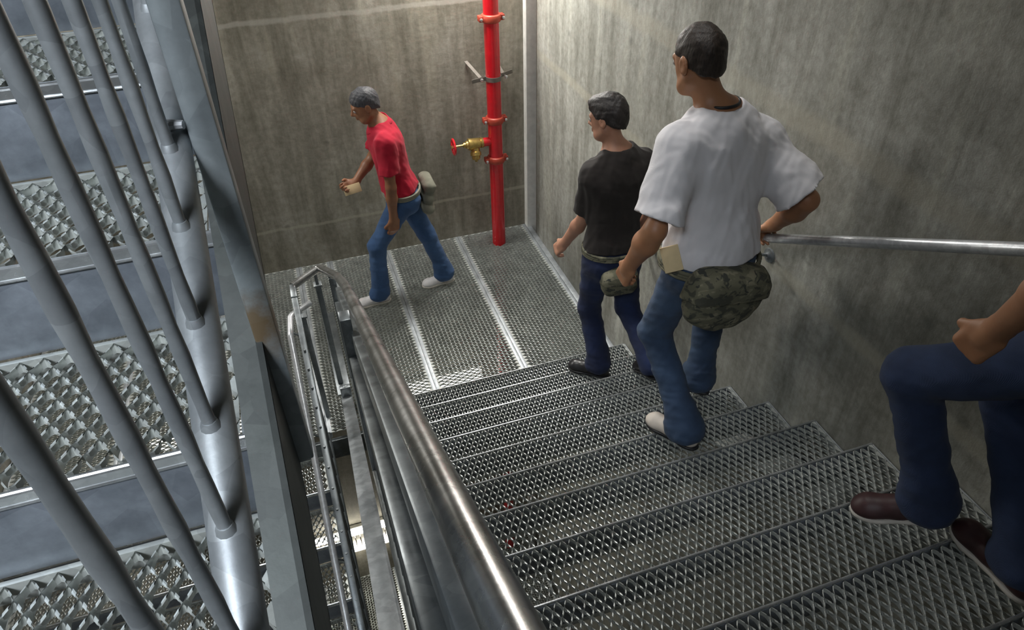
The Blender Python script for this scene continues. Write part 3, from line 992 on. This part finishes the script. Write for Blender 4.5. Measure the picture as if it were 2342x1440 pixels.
    Fu = unit(up+fwd*.0)
    for q in range(33):
        t = q*2*PI/32
        ring.append(nk-up*(.004+.022*max(0, math.sin(t)))+rt*math.cos(t)*.064+fwd*(math.sin(t)*.066+.008))
    m.tube(ring, .0085 if not o.get('collar') else .017, 10, caps=False)
    if o.get('collar'):
        m = MB(); n_ = 32
        for lvl, (rad, dz) in enumerate(((.064, .026), (.076, .03), (.098, .004), (.094, -.002))):
            for q in range(n_):
                t = q*2*PI/n_
                fr_ = max(0, math.sin(t))
                m.v.append(Vector(nk+up*(dz-.03*fr_-.02*fr_**6*(lvl > 1))+rt*math.cos(t)*rad+fwd*(math.sin(t)*rad*1.05+.008)))
        for l in range(3):
            for q in range(n_): m.f.append((l*n_+q, l*n_+(q+1) % n_, (l+1)*n_+(q+1) % n_, (l+1)*n_+q))
    mesh_obj('collar', [v-Vector(ctr) for v in m.v], m.f, o['shirt'], sh, smooth=True)
    # -- belt
    m = MB()
    c = J['hip']+V3(0,0,o.get('beltz', .03))
    m2 = []
    for q in range(41):
        t = q*2*PI/40
        m2.append(c+PF[0]*math.cos(t)*.182*k_+PF[1]*math.sin(t)*.142*k_)
    for zz in (-.012, 0, .012): m.tube([p+V3(0,0,zz) for p in m2], .0085, 8, caps=False)
    mesh_obj('belt', [v-Vector(ctr) for v in m.v], m.f, o.get('belt', M['camo']), root, smooth=True)
    # -- shoes
    for sd in ('L', 'R'):
        so = o['shoe'+sd]
        shoe(J['an'+sd], o['toe'+sd], so['z'], root, ctr, o['shoemat'], o['solemat'], pitch=so.get('pitch', 0), L=o.get('shoelen', .285))
    return root


Z = V3(0, 0, 1)
M['jeans_navy2'] = fabric('denim_dark', (.02,.035,.085), 1400, .25, (.035,.06,.13))
def D_(**k): return k
# ---- man in the red polo, striding to the left along the landing
J1 = D_(head=V3(-1.40,-.70,1.645), neck=V3(-1.315,-.70,1.495), hip=V3(-1.225,-.70,.92),
        shL=V3(-1.315,-.87,1.42), shR=V3(-1.295,-.53,1.42), elL=V3(-1.325,-.915,1.105), wrL=V3(-1.335,-.875,.82),
        elR=V3(-1.37,-.47,1.15), wrR=V3(-1.545,-.56,1.005),
        hipL=V3(-1.235,-.785,.905), hipR=V3(-1.215,-.615,.905), knL=V3(-1.475,-.765,.55), anL=V3(-1.505,-.755,.112),
        knR=V3(-1.06,-.655,.50), anR=V3(-.94,-.665,.112))
person('man in a red polo shirt and blue jeans walking left across the landing', J1,
    D_(look=V3(-1,-.06,-.3), hup=V3(-.25,0,1), skin=M['skin1'], hair=M['hair_grey'], shirt=M['shirt_red'], jeans=M['jeans'], collar=True, hem=.06, sleeve=.72, beltz=.045,
       handL=D_(d=V3(-.05,.05,-1), n=V3(-.2,1,0), s=-1, curl=(28,35,25)), handR=D_(d=V3(-.9,-.35,-.15), n=V3(.1,-.6,.5), s=1, curl=(45,55,40)),
       toeL=(-1,-.05), toeR=(-1,-.08), shoeL=D_(z=.004), shoeR=D_(z=.004), shoemat=M['leather_white'], solemat=M['sole_white'], seed=3, h=.006,
       belt=M['camo_grey'], hairopt=D_(thick=.008, back=-.07)), (-1.2,-.7,0))
# ---- man in the black T-shirt on the second step
J2 = D_(head=V3(-.345,-2.34,2.045), neck=V3(-.295,-2.39,1.86), hip=V3(-.30,-2.43,1.25),
        shL=V3(-.445,-2.40,1.765), shR=V3(-.125,-2.37,1.765), elL=V3(-.435,-2.32,1.46), wrL=V3(-.50,-2.185,1.215),
        elR=V3(-.07,-2.42,1.47), wrR=V3(-.075,-2.29,1.24),
        hipL=V3(-.385,-2.43,1.23), hipR=V3(-.215,-2.42,1.23), knL=V3(-.385,-2.34,.82), anL=V3(-.35,-2.465,.443),
        knR=V3(-.195,-2.47,.87), anR=V3(-.19,-2.84,.70))
person('man in a black T-shirt and dark navy jeans on the second step', J2,
    D_(look=V3(-.62,.75,-.2), hup=V3(0,.1,1), skin=M['skin2'], hair=M['hair_dark'], shirt=M['shirt_black'], jeans=M['jeans_navy'], hem=.065, sleeve=.86, beltz=.05,
       handL=D_(d=V3(-.35,.45,-.7), n=V3(.8,.1,-.3), s=-1, curl=(35,45,30)), handR=D_(d=V3(0,.5,-.85), n=V3(-1,0,0), s=1),
       toeL=(-.75,.6), toeR=(-.1,1), shoeL=D_(z=2*R+.003), shoeR=D_(z=3*R, pitch=25), shoemat=M['leather_black'], solemat=M['black'], seed=14,
       hairopt=D_(thick=.015, fringe=1, back=-.085)), (-.31,-2.43,2*R))
# ---- man in the white T-shirt, seen from behind
J3 = D_(head=V3(-.525,-3.385,2.695), neck=V3(-.455,-3.46,2.515), hip=V3(-.42,-3.50,1.93),
        shL=V3(-.635,-3.505,2.435), shR=V3(-.265,-3.455,2.395), elL=V3(-.735,-3.585,2.17), wrL=V3(-.765,-3.48,1.955),
        elR=V3(-.13,-3.635,2.20), wrR=V3(-.095,-3.45,1.98),
        hipL=V3(-.505,-3.50,1.91), hipR=V3(-.335,-3.49,1.90), knL=V3(-.545,-3.37,1.47), anL=V3(-.485,-3.65,1.107),
        knR=V3(-.225,-3.32,1.48), anR=V3(-.215,-3.32,1.04))
person('man in a white T-shirt and faded jeans seen from behind, hand on the wall rail', J3,
    D_(look=V3(-.22,1,-.28), hup=V3(-.05,.2,1), skin=M['skin3'], hair=M['hair_brown'], shirt=M['shirt_white'], jeans=M['jeans_mid'], hem=.035, sleeve=.86, flare=.022, bulk=1.17, arms=.9, beltz=.0,
       handL=D_(d=V3(-.12,.35,-.9), n=V3(.95,.1,-.05), s=-1, curl=(62,85,60)), handR=D_(d=V3(.2,.62,-.5), n=V3(.1,-.6,-.8), s=1, curl=(50,60,40), thumb=(V3(-.6,.6,-.5),V3(-.2,.3,-.9))),
       toeL=(-.5,.86), toeR=(-.1,1), shoeL=D_(z=6*R+.003), shoeR=D_(z=5*R, pitch=18), shoemat=M['leather_cream'], solemat=M['black'], seed=27, h=.005, boot=.012,
       hairopt=D_(thick=.006, back=-.068)), (-.42,-3.5,6*R))
# ---- man at the right edge, only an arm and the legs in view
J4 = D_(head=V3(-.20,-4.76,3.22), neck=V3(-.21,-4.83,3.05), hip=V3(-.22,-4.81,2.47),
        shL=V3(-.385,-4.84,2.965), shR=V3(-.07,-4.82,2.965), elL=V3(-.615,-4.845,2.79), wrL=V3(-.53,-4.715,2.525),
        elR=V3(-.06,-4.86,2.68), wrR=V3(-.07,-4.70,2.44),
        hipL=V3(-.305,-4.81,2.46), hipR=V3(-.145,-4.80,2.46), knL=V3(-.42,-4.50,2.165), anL=V3(-.31,-4.655,1.745),
        knR=V3(-.165,-4.63,2.10), anR=V3(-.25,-4.915,10*R+.112))
person('man at the right edge in dark jeans, only his bare arm and legs in view', J4,
    D_(look=V3(-.1,1,-.3), hup=Z, skin=M['skin3'], hair=M['hair_dark'], shirt=M['camo_grey'], jeans=M['jeans_navy2'], hem=0.0, sleeve=.7,
       handL=D_(d=V3(-.08,.38,-.92), n=V3(.95,.2,.0), s=-1, curl=(55,70,50)), handR=D_(d=V3(0,.4,-.9), n=V3(-1,0,0), s=1),
       toeL=(-.8,.6), toeR=(-.02,1), shoeL=D_(z=9*R, pitch=14), shoeR=D_(z=10*R+.003), shoemat=M['leather_maroon'], solemat=M['sole_white'], seed=41), (-.22,-4.81,10*R))

# ---- waist packs, worn at the back, and the paper cards
def pack(label, c, right, up, size, mat, base, rolls=0, seed=5):
    c = np.array(c, float); r = unit(np.array(right, float)); u = unit(np.array(up, float)-r*(np.array(up, float)@r)); n = np.cross(r, u)
    F = [r, u, n]; w, hh, d = size
    root = empty('waist_pack', tuple(base), label, 'waist pack'); ctr = np.array(base, float)
    f = Field(c-.32, c+.32, .006)
    if rolls:
        for q in range(rolls):
            z = (q-(rolls-1)/2)*hh/rolls
            f.cap(c+u*z-r*w*.33, c+u*z+r*w*.33, hh/rolls*.62, k=.012)
    else:
        f.ell(c, F, (w/2, hh/2, d/2), k=0, p=3.2)
        f.ell(c-u*hh*.18-n*d*.35, F, (w*.36, hh*.28, d*.3), k=.02, p=3)
    f.wrinkle(.004, 24, seed); f.wrinkle(.005, 12, seed+1)
    f.mesh('pouch', mat, root, ctr)
    if not rolls:
        g = Field(c-.32, c+.32, .006)
        g.ell(c+u*hh*.12, F, (w/2+.006, hh*.42, d/2+.007), k=0, p=3.2)
        g.plane(c+u*hh*.02, -u+n*.35)
        g.wrinkle(.003, 22, seed+4)
        g.mesh('flap', mat, root, ctr)
    m = MB()
    for q in (-1, 1):
        a = c+r*q*w*.28
        m2 = MB(); m2.beam(Vector(a+u*hh*.2-n*(d/2+.008)-ctr), Vector(a-u*hh*.3-n*(d/2+.004)-ctr), .022, .005, tuple(n), .001)
        mesh_obj('strap', m2.v, m2.f, M['black'], root)
    return root
pack('bulky camouflage waist pack hanging low behind the man in white', V3(-.445,-3.67,1.85), V3(1,.1,-.2), V3(.15,-.1,1), (.38,.25,.15), M['camo'], (-.445,-3.67,1.74))
pack('small olive waist pack behind the man in the black T-shirt', V3(-.315,-2.575,1.15), V3(1,-.1,.1), V3(0,-.1,1), (.2,.17,.1), M['camo'], (-.315,-2.575,1.06), seed=9)
pack('grey rolled waist pack behind the man in the red shirt', V3(-1.035,-.70,.90), V3(0,1,0), V3(.15,0,1), (.27,.24,.15), M['camo_grey'], (-1.035,-.70,.80), rolls=3, seed=12)
def card(label, c, a, b, size):
    c = V3(*c); a = unit(V3(*a)); b = unit(V3(*b)-a*(V3(*b)@a)); n = np.cross(a, b)
    m = MB(); w, hh, t = size
    p = [c+a*x*w/2+b*y*hh/2+n*z*t/2 for z in (-1, 1) for x, y in ((-1,-1),(1,-1),(1,1),(-1,1))]
    m.hull8([Vector(q) for q in p], .0015)
    o = m.build('paper_card', M['paper'])
    return tag(o, label, 'card')
card('tan folded card tucked at the hip of the man in white', (-.632,-3.56,2.005), (.85,-.35,.3), (-.15,.55,.8), (.07,.10,.012))
card('tan card held in front of the man in the red shirt', (-1.575,-.615,.985), (.95,-.1,.2), (.1,.35,.9), (.13,.07,.004))
# black lanyard round the neck of the man in white
nk = J3['neck']; rt, fw, up3 = frame(J3)
m = MB(); ring = []
for q in range(37):
    t = q*2*PI/36
    ring.append(Vector(nk+up3*(.05-.085*max(0, math.sin(t)))+rt*math.cos(t)*(.066)+fw*(math.sin(t)*.072+.006)))
m.tube(ring, .0055, 8, caps=False)
p3 = [o for o in COL.objects if o.name.startswith('person') and 'white T-shirt' in o.get('label', '')][0]
mesh_obj('lanyard', [v-p3.location for v in m.v], m.f, M['black'], p3, smooth=True)

# ------------------------------------------------------------------ light
def emit(name, col, s):
    m = D.materials.new(name); m.use_nodes = True; nt = m.node_tree; nt.nodes.clear()
    o = nt.nodes.new('ShaderNodeOutputMaterial'); e = nt.nodes.new('ShaderNodeEmission')
    e.inputs[0].default_value = (*col, 1); e.inputs[1].default_value = s
    nt.links.new(e.outputs[0], o.inputs[0]); return m
M['lit'] = emit('lit_tube', (1, .96, .86), 22)
def fixture(x0, x1, z, label, dz=.05, rad=.019):
    root = empty('fluorescent_fixture', ((x0+x1)/2, -.06, z), label, 'light fixture')
    m = MB(); m.box((x0, -.05, z-dz-.04), (x1, -.001, z+dz+.04), .004); m.build('housing', M['beige'], root)
    for s in (-1, 1):
        m = MB(); m.tube([(x0+.02, -.05-rad-.002, z+s*dz), (x1-.02, -.05-rad-.002, z+s*dz)], rad, 12)
        m.build('tube', M['lit'], root)
    if dz > .1:
        for k in range(int((x1-x0)/.06)):
            m = MB(); m.box((x0+.03+k*.06, -.13, z-dz+.05), (x0+.038+k*.06, -.051, z+dz-.05)); m.build('louvre', M['strap'], root)
    return root
fixture(-1.7, -.515, -1.72, 'glowing fluorescent fixture below the landing, seen through its perforations')
fixture(-3.85, -2.95, -1.66, 'glowing fluorescent fixture under the left end of the landing')
fixture(-2.75, -1.75, -3.95, 'bright louvred fluorescent fixture low in the open well', .16, .035)

def area(name, loc, target, sx, sy, power, col, spread=180):
    l = D.lights.new(name, 'AREA'); l.shape = 'RECTANGLE'; l.size = sx; l.size_y = sy; l.energy = power; l.color = col
    l.spread = math.radians(spread)
    o = D.objects.new(name, l); link(o); o.location = loc
    d = Vector(target) - Vector(loc)
    o.rotation_euler = d.to_track_quat('-Z', 'Y').to_euler()
    return o
area('landing_lamp', (-.5, -.25, 3.0), (-.1, -1.2, 1.4), .9, .25, 92, (1, .985, .93))
area('left_landing_lamp', (-3.3, -.3, 3.0), (-3.0, -1.5, 1.5), 1.2, .25, 55, (1, .98, .93))
area('shaft_lamp', (-1.3, -2.4, 6.0), (-.75, -2.75, 1.5), 1.2, .4, 13, (1, .99, .96), 62)
area('upper_landing_lamp', (-3.4, -6.6, 5.3), (-2.75, -4.5, 2.6), 1.4, .7, 22, (.86, .93, 1), 60)

w = D.worlds.new('World'); S.world = w; w.use_nodes = True
w.node_tree.nodes['Background'].inputs[0].default_value = (.5, .55, .6, 1)
w.node_tree.nodes['Background'].inputs[1].default_value = .045

# ------------------------------------------------------------------ camera
cam = D.cameras.new('Camera'); co = D.objects.new('Camera', cam); link(co)
co.location = (-1.905, -5.521, 3.548)
co.rotation_mode = 'XYZ'
co.rotation_euler = (.8973, .0194, -.3239)
cam.sensor_width = 36; cam.lens = 1623.97*36/2342; cam.clip_start = .03
S.camera = co
vs = S.view_settings
S.display_settings.display_device = 'sRGB'
vs.view_transform = 'Standard'; vs.look = 'None'; vs.gamma = 1; vs.use_curve_mapping = False
vs.exposure = 0
S.cycles.max_bounces = 8
S.cycles.diffuse_bounces = 4
S.cycles.glossy_bounces = 5
